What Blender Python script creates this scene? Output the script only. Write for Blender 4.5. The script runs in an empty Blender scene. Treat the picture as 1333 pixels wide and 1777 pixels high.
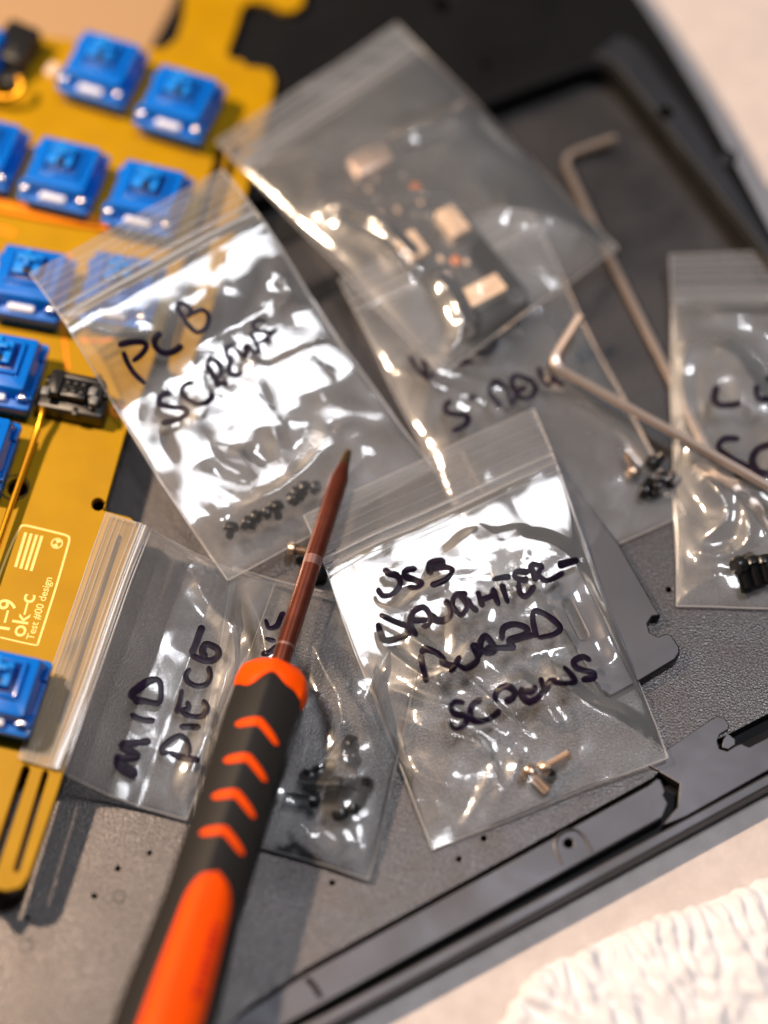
import bpy, math, random
import numpy as np
from mathutils import Vector, Matrix

SC = bpy.context.scene
COL = SC.collection
MM = 0.001
# ------------------------------------------------------------------ camera
ELEV = math.radians(62.0)
DIST = 420.0                       # mm from the lens to the middle of the tray floor
PXMM = 9.2                         # pixels per mm at that distance
W0, H0 = 1333.0, 1777.0
FWD = np.array([0.0, math.cos(ELEV), -math.sin(ELEV)])
UP = np.array([0.0, math.sin(ELEV), math.cos(ELEV)])
RIGHT = np.array([1.0, 0.0, 0.0])
EYE = -FWD * DIST
cam_d = bpy.data.cameras.new('camera')
cam = bpy.data.objects.new('camera', cam_d)
COL.objects.link(cam)
cam.matrix_world = Matrix(((1, 0, 0, 0),
                           (0, UP[1], -FWD[1], EYE[1] * MM),
                           (0, UP[2], -FWD[2], EYE[2] * MM),
                           (0, 0, 0, 1)))
cam_d.sensor_fit = 'VERTICAL'
cam_d.sensor_height = 36.0
cam_d.sensor_width = 27.0
cam_d.lens = 36.0 * DIST / (H0 / PXMM)
cam_d.clip_start = 0.01
cam_d.clip_end = 50.0
cam_d.dof.use_dof = True
cam_d.dof.focus_distance = 0.4025
cam_d.dof.aperture_fstop = 3.5
cam_d.dof.aperture_blades = 0
SC.camera = cam

# ------------------------------------------------------------------ light
world = bpy.data.worlds.new('World')
SC.world = world
world.use_nodes = True
bg = world.node_tree.nodes['Background']
bg.inputs[0].default_value = (0.50, 0.58, 0.68, 1)
bg.inputs[1].default_value = 0.055


def lamp(name, direction, dist, size, power, color, size_y=None, shape='DISK'):
    d = bpy.data.lights.new(name, 'AREA')
    d.shape = shape
    d.size = size
    if size_y:
        d.size_y = size_y
    d.energy = power
    d.color = color
    o = bpy.data.objects.new(name, d)
    v = Vector(direction).normalized()
    o.location = v * dist
    o.rotation_euler = v.to_track_quat('Z', 'Y').to_euler()
    COL.objects.link(o)
    return o


lamp('desk_lamp', (-5.7, 2.1, 8.0), 0.56, 0.026, 4.9, (1.0, 0.735, 0.51))
lamp('window_light', (0.20, 0.10, 1.0), 1.3, 0.21, 6.9, (0.94, 0.95, 1.0), 0.28, 'RECTANGLE')

SC.view_settings.view_transform = 'Standard'
SC.view_settings.look = 'None'
SC.view_settings.exposure = 0.0
SC.view_settings.gamma = 1.0
SC.view_settings.use_curve_mapping = False
SC.render.engine = 'CYCLES'
cy = SC.cycles
cy.use_denoising = True
try:
    cy.denoiser = 'OPENIMAGEDENOISE'
except Exception:
    pass
cy.max_bounces = 10
cy.transparent_max_bounces = 40
cy.diffuse_bounces = 3
cy.glossy_bounces = 4
cy.sample_clamp_indirect = 6.0
cy.sample_clamp_direct = 0.0
cy.caustics_reflective = False
cy.caustics_refractive = False


# ------------------------------------------------------------------ geometry helpers (all in mm)
def at(px, py, z=0.0):
    """point on the plane of height z that stands behind a pixel of the photograph"""
    r = FWD * DIST + RIGHT * ((px - W0 / 2) / PXMM) - UP * ((py - H0 / 2) / PXMM)
    t = (z - EYE[2]) / r[2]
    return EYE + r * t


def proj(P):
    P = np.asarray(P, float) - EYE
    d = P @ FWD
    return np.stack([W0 / 2 + (P @ RIGHT) / d * DIST * PXMM, H0 / 2 - (P @ UP) / d * DIST * PXMM], -1)


class MB:
    def __init__(self):
        self.v, self.f, self.n = [], [], 0

    def add(self, verts, faces):
        verts = np.asarray(verts, float)
        n = self.n
        self.v.append(verts)
        self.f += [tuple(i + n for i in f) for f in faces]
        self.n += len(verts)
        return self

    def grid(self, P, closed_u=False):
        a, b = P.shape[:2]
        fs = []
        for i in range(a - 1):
            for j in range(b - 1 + (1 if closed_u else 0)):
                k = (j + 1) % b
                fs.append((i * b + j, i * b + k, (i + 1) * b + k, (i + 1) * b + j))
        return self.add(P.reshape(-1, 3), fs)

    def box(self, c, s, ax=None, ay=None, taper=0.0):
        """box of size s centred at c (ax, ay: horizontal axes); taper shrinks the top"""
        ax = np.array([1, 0, 0.]) if ax is None else np.asarray(ax, float)
        ay = np.array([-ax[1], ax[0], 0]) if ay is None else np.asarray(ay, float)
        az = np.cross(ax, ay)
        c = np.asarray(c, float)
        vs = []
        for k in (-1, 1):
            t = 1 - (taper if k > 0 else 0)
            for (i, j) in ((-1, -1), (1, -1), (1, 1), (-1, 1)):
                vs.append(c + ax * i * s[0] / 2 * t + ay * j * s[1] / 2 * t + az * k * s[2] / 2)
        return self.add(vs, [(3, 2, 1, 0), (4, 5, 6, 7), (0, 1, 5, 4), (1, 2, 6, 5), (2, 3, 7, 6), (3, 0, 4, 7)])

    def rbox(self, c, s, r, ax=None, bev=0.3, taper=0.0, n=5):
        """rounded box: rounded plan corners, bevelled top, sides sloping in by taper"""
        ax = np.array([1, 0, 0.]) if ax is None else np.asarray(ax, float)
        ay = np.array([-ax[1], ax[0], 0])
        c = np.asarray(c, float)

        def ring(sx, sy, rr, z):
            o = []
            for (qx, qy, a0) in ((1, 1, 0), (-1, 1, 90), (-1, -1, 180), (1, -1, 270)):
                for k in range(n):
                    a = math.radians(a0 + 90.0 * k / (n - 1))
                    x = qx * (sx / 2 - rr) + rr * math.cos(a)
                    y = qy * (sy / 2 - rr) + rr * math.sin(a)
                    o.append(c + ax * x + ay * y + np.array([0, 0, z]))
            return o
        h = s[2] / 2
        t = 1 - taper
        rings = [ring(s[0], s[1], r, -h), ring(s[0] * t, s[1] * t, r * t, h - bev),
                 ring(s[0] * t - bev * .6, s[1] * t - bev * .6, r * t, h - bev * .3),
                 ring(s[0] * t - bev * 1.8, s[1] * t - bev * 1.8, max(r * t - bev * .6, .05), h)]
        P = np.array(rings)
        m = P.shape[1]
        self.grid(P, True)
        n0 = self.n - 4 * m
        self.f.append(tuple(n0 + 3 * m + i for i in range(m)))
        self.f.append(tuple(n0 + i for i in reversed(range(m))))
        return self

    def lathe(self, prof, p0, d, seg=16, side=None):
        d = np.asarray(d, float)
        d = d / np.linalg.norm(d)
        a = np.array([0, 0, 1.]) if abs(d[2]) < .9 else np.array([1., 0, 0])
        x = np.cross(d, a)
        x /= np.linalg.norm(x)
        y = np.cross(d, x)
        ph = np.linspace(0, 2 * math.pi, seg, endpoint=False)
        P = np.array([[np.asarray(p0) + d * s + (x * math.cos(t) + y * math.sin(t)) * r for t in ph] for s, r in prof])
        self.grid(P, True)
        n0 = self.n - len(prof) * seg
        self.f.append(tuple(n0 + i for i in reversed(range(seg))))
        self.f.append(tuple(self.n - seg + i for i in range(seg)))
        return self

    def tube(self, pts, r, seg=8, ends=True, flat=False):
        pts = np.asarray(pts, float)
        n = len(pts)
        rr = np.full(n, r) if np.isscalar(r) else np.asarray(r, float)
        tg = np.gradient(pts, axis=0)
        tg /= np.linalg.norm(tg, axis=1)[:, None] + 1e-12
        up = np.array([0, 0, 1.])
        P = []
        for i in range(n):
            x = np.cross(tg[i], up)
            if np.linalg.norm(x) < 1e-3:
                x = np.array([1., 0, 0])
            x /= np.linalg.norm(x)
            y = np.cross(x, tg[i])
            P.append([pts[i] + (x * math.cos(t) + y * math.sin(t)) * rr[i]
                      for t in np.linspace(0, 2 * math.pi, seg, endpoint=False)])
        self.grid(np.array(P), True)
        if ends:
            n0 = self.n - n * seg
            self.f.append(tuple(n0 + i for i in reversed(range(seg))))
            self.f.append(tuple(self.n - seg + i for i in range(seg)))
        return self

    def disc(self, c, r, h, seg=24, r2=None):
        r2 = r if r2 is None else r2
        return self.lathe([(0, r), (h, r2)], c, (0, 0, 1), seg)

    def ring(self, c, r0, r1, h, seg=28):
        c = np.asarray(c, float)
        P = []
        for (r, z) in ((r0, 0), (r0, h), (r1, h), (r1, 0), (r0, 0)):
            P.append([c + np.array([r * math.cos(t), r * math.sin(t), z]) for t in np.linspace(0, 2 * math.pi, seg, endpoint=False)])
        return self.grid(np.array(P), True)

    def build(self, name, m, parent=None, angle=40, smooth=True):
        V = np.concatenate(self.v) if self.v else np.zeros((0, 3))
        org = ORIGIN.get(parent, np.zeros(3)) if parent is not None else np.array([0, 0, 0.])
        if parent is None and len(V):
            org = np.array([V[:, 0].mean(), V[:, 1].mean(), V[:, 2].min()])
        me = bpy.data.meshes.new(name)
        me.from_pydata(((V - org) * MM).tolist(), [], self.f)
        me.update()
        o = bpy.data.objects.new(name, me)
        COL.objects.link(o)
        if m is not None:
            me.materials.append(m)
        if smooth:
            me.polygons.foreach_set('use_smooth', [True] * len(me.polygons))
            if angle < 180:
                me.set_sharp_from_angle(angle=math.radians(angle))
        if parent is not None:
            o.parent = parent
        else:
            o.location = Vector(org * MM)
        ORIGIN[o] = org
        return o


ORIGIN = {}


def thing(name, loc, label, cat, group=None):
    o = bpy.data.objects.new(name, None)
    o.empty_display_size = 0.005
    COL.objects.link(o)
    o.location = Vector(np.asarray(loc, float) * MM)
    ORIGIN[o] = np.asarray(loc, float)
    return tag(o, label, cat, group)


def tag(o, label, cat, group=None):
    o['label'] = label
    o['category'] = cat
    if group:
        o['group'] = group
    return o


def plate(name, outline, holes, z0, z1, m, parent=None, bev=0.0, raw=False):
    """flat plate of any outline (pixels of the photo, or mm points when raw) with holes, between heights z0 and z1"""
    cu = bpy.data.curves.new('outline', 'CURVE')
    cu.dimensions = '2D'
    cu.fill_mode = 'BOTH'
    cu.extrude = max(((z1 - z0) / 2 - bev), 0.001) * MM
    cu.bevel_depth = bev * MM
    cu.bevel_resolution = 2
    cu.offset = -bev * MM
    for poly in [outline] + list(holes):
        pts = [p if raw else at(p[0], p[1], z1) for p in poly]
        sp = cu.splines.new('POLY')
        sp.points.add(len(pts) - 1)
        for q, p in zip(sp.points, pts):
            q.co = (p[0] * MM, p[1] * MM, 0, 1)
        sp.use_cyclic_u = True
    tmp = bpy.data.objects.new('outline', cu)
    COL.objects.link(tmp)
    dg = bpy.context.evaluated_depsgraph_get()
    me = bpy.data.meshes.new_from_object(tmp.evaluated_get(dg))
    bpy.data.objects.remove(tmp)
    V = np.array([v.co[:] for v in me.vertices]) / MM
    V[:, 2] += (z0 + z1) / 2
    b = MB()
    b.add(V, [tuple(p.vertices) for p in me.polygons])
    bpy.data.meshes.remove(me)
    return b.build(name, m, parent, angle=35)


def smooth(poly, n=4, closed=False):
    """Catmull-Rom through the points"""
    P = np.asarray(poly, float)
    if len(P) < 3:
        return P[0] + (P[1] - P[0]) * np.linspace(0, 1, n * 2)[:, None]
    out = []
    m = len(P)
    rng = range(m) if closed else range(m - 1)
    for i in rng:
        g = (lambda k: P[k % m]) if closed else (lambda k: P[min(max(k, 0), m - 1)])
        p0, p1, p2, p3 = g(i - 1), g(i), g(i + 1), g(i + 2)
        for k in range(n):
            t = k / n
            out.append(.5 * ((2 * p1) + (p2 - p0) * t + (2 * p0 - 5 * p1 + 4 * p2 - p3) * t * t + (3 * p1 - p0 - 3 * p2 + p3) * t ** 3))
    if not closed:
        out.append(P[-1])
    return np.array(out)


def circle(px, py, r, n=20):
    return [(px + r * math.cos(t), py + r * .9 * math.sin(t)) for t in np.linspace(0, 2 * math.pi, n, endpoint=False)]


def slot(p, q, w):
    p, q = np.array(p, float), np.array(q, float)
    d = (q - p) / np.linalg.norm(q - p)
    n = np.array([-d[1], d[0]])
    a0 = math.atan2(n[1], n[0])
    o = []
    for k in range(7):
        a = a0 + math.pi * k / 6
        o.append(p + w / 2 * np.array([math.cos(a), math.sin(a)]))
    for k in range(7):
        a = a0 + math.pi + math.pi * k / 6
        o.append(q + w / 2 * np.array([math.cos(a), math.sin(a)]))
    return [tuple(x) for x in o]


# ------------------------------------------------------------------ materials
def lin(h):
    h = h.lstrip('#')
    c = [int(h[i:i + 2], 16) / 255 for i in (0, 2, 4)]
    return tuple((x / 12.92 if x <= .04045 else ((x + .055) / 1.055) ** 2.4) for x in c)


def pbr(name, col, rough=.5, metal=0.0, spec=.5, coat=0.0, bump=None, vary=None, trans=0.0, sss=0.0, ior=None):
    """bump = (scale per metre, strength, distance mm), vary = (scale, dark colour, rough amount)"""
    m = bpy.data.materials.new(name)
    m.use_nodes = True
    nt = m.node_tree
    b = nt.nodes['Principled BSDF']
    b.inputs['Base Color'].default_value = (*col, 1)
    b.inputs['Roughness'].default_value = rough
    b.inputs['Metallic'].default_value = metal
    b.inputs['Specular IOR Level'].default_value = spec
    b.inputs['Coat Weight'].default_value = coat
    b.inputs['Coat Roughness'].default_value = .08
    b.inputs['Transmission Weight'].default_value = trans
    if ior:
        b.inputs['IOR'].default_value = ior
    if sss:
        b.inputs['Subsurface Weight'].default_value = sss
        b.inputs['Subsurface Radius'].default_value = (.3, .5, 1)
        b.inputs['Subsurface Scale'].default_value = .002
    if bump or vary:
        tc = nt.nodes.new('ShaderNodeNewGeometry')
    if vary:
        n = nt.nodes.new('ShaderNodeTexNoise')
        n.inputs['Scale'].default_value = vary[0]
        n.inputs['Detail'].default_value = 5
        nt.links.new(tc.outputs['Position'], n.inputs['Vector'])
        r = nt.nodes.new('ShaderNodeMapRange')
        r.inputs[1].default_value, r.inputs[2].default_value = .35, .65
        nt.links.new(n.outputs['Fac'], r.inputs[0])
        mx = nt.nodes.new('ShaderNodeMix')
        mx.data_type = 'RGBA'
        mx.inputs[6].default_value = (*vary[1], 1)
        mx.inputs[7].default_value = (*col, 1)
        nt.links.new(r.outputs[0], mx.inputs[0])
        nt.links.new(mx.outputs[2], b.inputs['Base Color'])
        rr = nt.nodes.new('ShaderNodeMapRange')
        rr.inputs[3].default_value, rr.inputs[4].default_value = rough + vary[2], rough - vary[2]
        nt.links.new(n.outputs['Fac'], rr.inputs[0])
        n3 = nt.nodes.new('ShaderNodeTexNoise')          # hand smudges: slow changes of gloss
        n3.inputs['Scale'].default_value = 55
        n3.inputs['Detail'].default_value = 6
        n3.inputs['Distortion'].default_value = 1.2
        nt.links.new(tc.outputs['Position'], n3.inputs['Vector'])
        r3 = nt.nodes.new('ShaderNodeMapRange')
        r3.inputs[1].default_value, r3.inputs[2].default_value = .35, .68
        r3.inputs[3].default_value, r3.inputs[4].default_value = -.05, .09
        nt.links.new(n3.outputs['Fac'], r3.inputs[0])
        ad = nt.nodes.new('ShaderNodeMath')
        nt.links.new(rr.outputs[0], ad.inputs[0])
        nt.links.new(r3.outputs[0], ad.inputs[1])
        nt.links.new(ad.outputs[0], b.inputs['Roughness'])
    if bump:
        n = nt.nodes.new('ShaderNodeTexNoise')
        n.inputs['Scale'].default_value = bump[0]
        n.inputs['Detail'].default_value = 2
        nt.links.new(tc.outputs['Position'], n.inputs['Vector'])
        bp = nt.nodes.new('ShaderNodeBump')
        bp.inputs['Strength'].default_value = bump[1]
        bp.inputs['Distance'].default_value = bump[2] * MM
        nt.links.new(n.outputs['Fac'], bp.inputs['Height'])
        nt.links.new(bp.outputs['Normal'], b.inputs['Normal'])
    return m


def film(name, milk=.05, refl=1.7, rough=.06, haze=.40, tint=(.97, .97, .98)):
    m = bpy.data.materials.new(name)
    m.use_nodes = True
    nt = m.node_tree
    for n in list(nt.nodes):
        nt.nodes.remove(n)
    N = nt.nodes.new
    out = N('ShaderNodeOutputMaterial')
    tr = N('ShaderNodeBsdfTransparent')
    tr.inputs[0].default_value = (*tint, 1)
    gl = N('ShaderNodeBsdfGlossy')
    gl.inputs['Color'].default_value = (1, 1, 1, 1)
    gl.inputs['Roughness'].default_value = rough
    fr = N('ShaderNodeFresnel')
    fr.inputs[0].default_value = 1.5
    mu = N('ShaderNodeMath')
    mu.operation = 'MULTIPLY'
    mu.use_clamp = True
    mu.inputs[1].default_value = refl
    nt.links.new(fr.outputs[0], mu.inputs[0])
    g2 = N('ShaderNodeBsdfGlossy')                       # the slightly hazy part of the sheen
    g2.inputs['Color'].default_value = (1, 1, 1, 1)
    g2.inputs['Roughness'].default_value = haze
    gm = N('ShaderNodeMixShader')
    gm.inputs[0].default_value = .38
    nt.links.new(gl.outputs[0], gm.inputs[1])
    nt.links.new(g2.outputs[0], gm.inputs[2])
    m1 = N('ShaderNodeMixShader')
    nt.links.new(mu.outputs[0], m1.inputs[0])
    nt.links.new(tr.outputs[0], m1.inputs[1])
    nt.links.new(gm.outputs[0], m1.inputs[2])
    df = N('ShaderNodeBsdfDiffuse')
    df.inputs[0].default_value = (.85, .84, .86, 1)
    tl = N('ShaderNodeBsdfTranslucent')
    tl.inputs[0].default_value = (.85, .84, .86, 1)
    m2 = N('ShaderNodeMixShader')
    m2.inputs[0].default_value = .35
    nt.links.new(df.outputs[0], m2.inputs[1])
    nt.links.new(tl.outputs[0], m2.inputs[2])
    m3 = N('ShaderNodeMixShader')
    m3.inputs[0].default_value = milk
    nt.links.new(m1.outputs[0], m3.inputs[1])
    nt.links.new(m2.outputs[0], m3.inputs[2])
    nt.links.new(m3.outputs[0], out.inputs[0])
    return m


M = {
    'table': pbr('table_top', (.64, .575, .56), .55, bump=(1500, .35, .25), vary=(300, (.57, .51, .495), .05)),
    'sheet': pbr('tan_sheet', lin('#a98a68'), .7, spec=.2, bump=(900, .2, .1)),
    'floor': pbr('grained_metal', (.130, .120, .119), .38, metal=.95, spec=.5, bump=(2600, .8, .12), vary=(2300, (.066, .061, .061), .10)),
    'case': pbr('case_metal', (.028, .032, .042), .46, metal=.4, spec=.5, bump=(5000, .25, .03), vary=(90, (.022, .026, .034), .03)),
    'slab': pbr('case_dark', (.0065, .007, .0085), .5, spec=.12, bump=(5000, .25, .03), vary=(60, (.005, .0055, .0065), .04)),
    'rail': pbr('rail_metal', (.105, .102, .112), .44, metal=.85, bump=(5000, .3, .03), vary=(70, (.088, .087, .096), .04)),
    'black': pbr('black_plastic', (.012, .012, .013), .35),
    'greyplastic': pbr('worn_plastic', (.16, .165, .17), .45),
    'blackm': pbr('black_oxide', (.022, .023, .026), .28, metal=.5, spec=.6),
    'board': pbr('amber_board', lin('#ac8301'), .45, spec=.16, coat=.03, vary=(120, lin('#a47c01'), .03)),
    'trace': pbr('orange_trace', lin('#f08a08'), .35, coat=.3),
    'silk': pbr('silkscreen', lin('#ffd37a'), .5),
    'blue': pbr('blue_housing', (.005, .15, .60), .25, spec=.45, coat=.3, sss=.25),
    'blue2': pbr('blue_upper_housing', (.003, .165, .72), .22, spec=.35, coat=.3, trans=.15),
    'bluedark': pbr('blue_recess_shade', (.002, .03, .20), .3),
    'bluestem': pbr('blue_stem', (.008, .23, .78), .3, spec=.4, sss=.2),
    'lens': pbr('clear_lens', (.75, .78, .88), .15, coat=.5),
    'pin': pbr('pin_metal', (.75, .72, .72), .22, metal=1),
    'gold': pbr('gold_wire', lin('#d99a1c'), .28, metal=.8, spec=.6),
    'steel': pbr('key_steel', lin('#c4b3a8'), .34, metal=.85, spec=.6, bump=(1800, .12, .03)),
    'brass': pbr('warm_screw_steel', lin('#c2ab98'), .3, metal=.9),
    'ink': pbr('marker_ink', (.005, .003, .007), .36, spec=.16, vary=(700, (.009, .004, .020), .08)),
    'hgrip': pbr('handle_rubber', (.017, .016, .016), .55, spec=.22, bump=(3500, .2, .05)),
    'horange': pbr('handle_orange', (1.0, .09, .002), .46, spec=.08, vary=(150, (.93, .085, .003), .04)),
    'hmark': pbr('handle_mark', (.62, .02, .004), .45),
    'blade': pbr('copper_blade', (.16, .040, .022), .34, metal=.6, spec=.5, bump=(2500, .15, .03), vary=(500, (.12, .03, .018), .05)),
    'bladewear': pbr('worn_blade', (.24, .13, .12), .4, metal=.6),
    'tip': pbr('blade_tip', (.13, .075, .035), .4, metal=.8),
    'cloth': pbr('white_cloth', (.80, .80, .84), .8, spec=.2, bump=(500, .15, .2), sss=.1),
    'pcbblack': pbr('black_board', (.010, .011, .013), .5, spec=.2),
    'ivory': pbr('ivory_connector', (.80, .60, .44), .4),
    'shell': pbr('connector_shell', (.80, .60, .50), .3, metal=.6),
    'copper': pbr('copper_part', (.65, .20, .06), .35, metal=.4),
    'film': film('bag_film', .058, 1.9, .11, .42, tint=(.99, .99, .99)),
    'filmp': film('pale_bag_film', .085, 1.9, .12, .42, (.99, .99, .99)),
    'filmc': film('clear_bag_film', .035, 2.0, .08, .42, (.99, .99, .99)),
    'zip': film('zip_plastic', .15, 2.2, .12),
    'seam': film('bag_seam', .42, 2.0, .15),
}


# ------------------------------------------------------------------ table and tray
ZT = -5.0
b = MB()
b.grid(np.array([[[x, y, ZT] for x in (-900, 900)] for y in (-700, 900)], float))
table = b.build('table', M['table'], None)
table['kind'] = 'structure'

case = thing('keyboard_case', at(900, 800, ZT), 'dark grey metal keyboard case lying open under the plastic bags', 'keyboard case')
outer = [(330, -110), (700, -120), (1040, -100), (1092, -30), (1118, 8), (1160, 72), (1228, 186), (1333, 388), (1440, 590), (1500, 900), (1480, 1250)]
front_out = [(1333, 1352), (569, 1768), (430, 1842), (100, 2010), (-300, 2010), (-260, 1300), (20, 500), (240, 120), (262, 60)]
plate('base', [at(x, y, 6.5) for x, y in outer[:9]] + [at(x, y, .1) for x, y in outer[9:] + front_out], [], ZT + .6, -2.6, M['slab'], case, .3, raw=True)
dots = [(205, 1507), (164, 1555), (797, 1491), (840, 1455), (577, 1532), (1161, 1023), (47, 1593), (480, 1391), (985, 1170), (260, 1480), (700, 960), (905, 1165), (560, 1345)]
holes = [circle(x, y, 5.0 if i < 6 else 4.0, 12) for i, (x, y) in enumerate(dots)]
floor_out = [(150, 420), (430, 335), (640, 245), (1020, 100), (1100, 130), (1460, 600), (1440, 1184), (1270, 1272), (1249, 1282),
             (1140, 1320), (1146, 1338), (1134, 1350), (531, 1681), (424, 1752), (330, 1850), (-250, 1850), (-200, 1200)]
plate('floor_plate', floor_out, holes, -2.4, 0, M['floor'], case, .15)
# faint marks pressed into the floor
for (x, y, r) in ((207, 1556, 1.25), (47, 1641, 1.35), (590, 1500, 1.0)):
    b = MB()
    b.ring(at(x, y, 0.02), r - .22, r, .05, 6)
    b.build('pressed_mark', M['case'], case)
# front rail: a raised left length and a lower right length with a hooked lug
plate('rail_section', [(300, 1850), (424, 1757), (531, 1690), (1126, 1362), (1140, 1350), (1147, 1353), (1155, 1372), (1152, 1380), (1160, 1394),
                       (1150, 1418), (569, 1738), (380, 1842)], [circle(987, 1463, 8, 18)], -2.4, 1.5, M['rail'], case, .25)
b = MB()
tab = smooth([(975, 1500), (963, 1470), (972, 1448), (996, 1440), (1012, 1452), (1026, 1478)], 5)
b.tube([at(x, y, 1.5) for x, y in tab], .28, 8)
b.build('screw_boss', M['rail'], case)
b = MB()
b.tube([at(x, y, 1.5) for x, y in ((533, 1698), (546, 1712), (556, 1730))], .5, 8)
b.build('rail_slot', M['black'], case)
plate('rail_section', [(1150, 1432), (1176, 1400), (1180, 1360), (1126, 1328), (1130, 1318), (1226, 1253), (1244, 1242), (1258, 1246), (1266, 1258), (1264, 1266),
                       (1250, 1274), (1245, 1286), (1249, 1299), (1262, 1303), (1276, 1294), (1286, 1290), (1300, 1296), (1460, 1215), (1460, 1285), (1333, 1337), (1190, 1417)],
      [], -2.4, .55, M['rail'], case, .2)
plate('corner_pad', [(1255, 1284), (1262, 1272), (1276, 1283), (1276, 1292), (1264, 1300), (1253, 1297)], [], -2.4, .25, M['rail'], case, .1)
# outer lip below the groove
plate('front_lip', [(340, 1868), (569, 1754), (1333, 1341), (1470, 1264), (1490, 1290), (1333, 1366), (569, 1782), (380, 1880)], [], ZT + 1.5, .1, M['rail'], case, .5)
# far and right side walls of the tray
inner = [(1460, 640), (1333, 462), (1200, 290), (1085, 142), (1064, 120), (1042, 112), (1010, 118), (640, 258), (430, 352), (180, 462)]
plate('side_wall', outer[:9] + [(1500, 650)] + inner, [circle(843, 112, 13, 18), circle(1261, 274, 12, 18), circle(1156, 194, 13, 18), circle(770, 5, 12, 16), circle(745, -20, 9, 16)], -2.4, 6.5, M['slab'], case, .8)
plate('wall_ledge', [(1030, 96), (1075, 60), (1112, 80), (1210, 215), (1400, 520), (1400, 560), (1320, 425), (1080, 122), (1060, 104)], [circle(1261, 274, 12, 18), circle(1156, 194, 13, 18)], 6.45, 7.0, M['case'], case, .25)
plate('dark_gap_strip', [(430, 412), (470, 388), (640, 330), (655, 350), (480, 430)], [], 0, .6, M['black'], case, .1)  # thin black strip laid on the floor for a dark band
plate('dark_gap_strip', [(520, 505), (600, 462), (620, 484), (545, 530)], [], 0, .6, M['black'], case, .1)  # black strip stands in for the darkness of a gap in the floor

mid = plate('mid_plate', [(900, 700), (1020, 874), (1073, 941), (1136, 1052), (1146, 1067), (1132, 1069), (1124, 1082), (1128, 1097), (1142, 1104), (1158, 1098), (1166, 1102),
                          (1179, 1122), (1180, 1132), (1172, 1144), (1112, 1180), (1060, 1208), (1042, 1196), (860, 900), (800, 780)],
            [slot((985, 1048), (1012, 1102), 17)], .05, 3.0, M['rail'], None, .3)
tag(mid, 'flat dark grey metal plate with a hooked notch beneath the bag of long handwriting', 'metal plate')

sheet = plate('tan_sheet', [(-500, -400), (330, -400), (340, 60), (300, 300), (-500, 300)], [], ZT + .05, ZT + .5, M['sheet'], None, .05)  # thin tan sheet, makes the tabletop darker in this corner
tag(sheet, 'tan card lying on the table behind the circuit board at the top corner', 'sheet')

# ------------------------------------------------------------------ amber circuit board with switches
ZB = 8.6
pcb = thing('circuit_board', at(100, 700, 0), 'amber yellow keyboard circuit board carrying rows of blue key switches', 'circuit board')
bo = [(-260, 20), (-60, 58), (60, 60), (230, 84), (285, 84), (308, 66), (318, 30), (325, -60), (560, -70), (528, -20), (526, 8), (508, 20), (485, 18), (468, 6), (436, 2), (420, 12), (412, 40), (394, 92),
      (402, 102), (420, 104), (430, 116), (445, 116), (468, 120), (477, 138), (471, 178), (400, 430), (372, 520), (334, 630), (326, 646), (310, 652), (296, 646), (292, 632), (383, 300), (392, 262), (384, 256), (376, 262),
      (262, 640), (216, 757), (180, 886), (226, 898), (239, 910), (239, 926), (100, 1372), (50, 1520), (36, 1540), (10, 1546), (-10, 1541), (-60, 1528), (-300, 1470)]
bh = [slot((170, 875), (171, 875), 23), circle(30, 846, 18), slot((424, 215), (306, 596), 9), slot((208, 932), (104, 1252), 7),
      slot((45, 1335), (-26, 1550), 15), slot((79, 1342), (29, 1508), 11), circle(415, 240, 9, 12), circle(193, 560, 6, 12), circle(172, 655, 6, 12)]
plate('board_panel', bo, bh, ZB - 1.6, ZB, M['board'], pcb, .12)
b = MB()
b.ring(at(26, 846, ZB + .03), 2.45, 2.75, .03)
b.build('ring_mark', M['black'], pcb)


def strip(bd, pts, w, z, h=.05):
    P = np.array([at(x, y, z) for x, y in pts])
    t = np.gradient(P, axis=0)
    t /= np.linalg.norm(t, axis=1)[:, None]
    n = np.stack([-t[:, 1], t[:, 0], 0 * t[:, 0]], 1)
    w = w / 2
    up = np.array([0, 0, h])
    G = np.stack([P + n * w, P + n * w + up, P - n * w + up, P - n * w], 1)
    bd.grid(G)


b = MB()
strip(b, [(-40, 352), (0, 360), (60, 372), (130, 384), (196, 393)], 2.9, ZB + .05, .9)
b.build('orange_strip', M['trace'], pcb)
b = MB()
for pl, w in (([(122, 440), (112, 480), (106, 540), (112, 590), (118, 640)], .8), ([(140, 590), (170, 592), (196, 588)], .6), ([(150, 480), (128, 520), (112, 560)], .5),
              ([(0, 712), (14, 708), (24, 702)], .6), ([(30, 705), (26, 750), (18, 790)], .5), ([(-20, 398), (10, 400), (24, 408)], 1.6)):
    strip(b, smooth(pl, 5), w, ZB + .02, .03)
b.build('trace', M['trace'], pcb)
b = MB()
b.ring(at(205, 712, ZB + .02), .75, 1.65, .12)
b.build('solder_pad', M['trace'], pcb)

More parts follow.
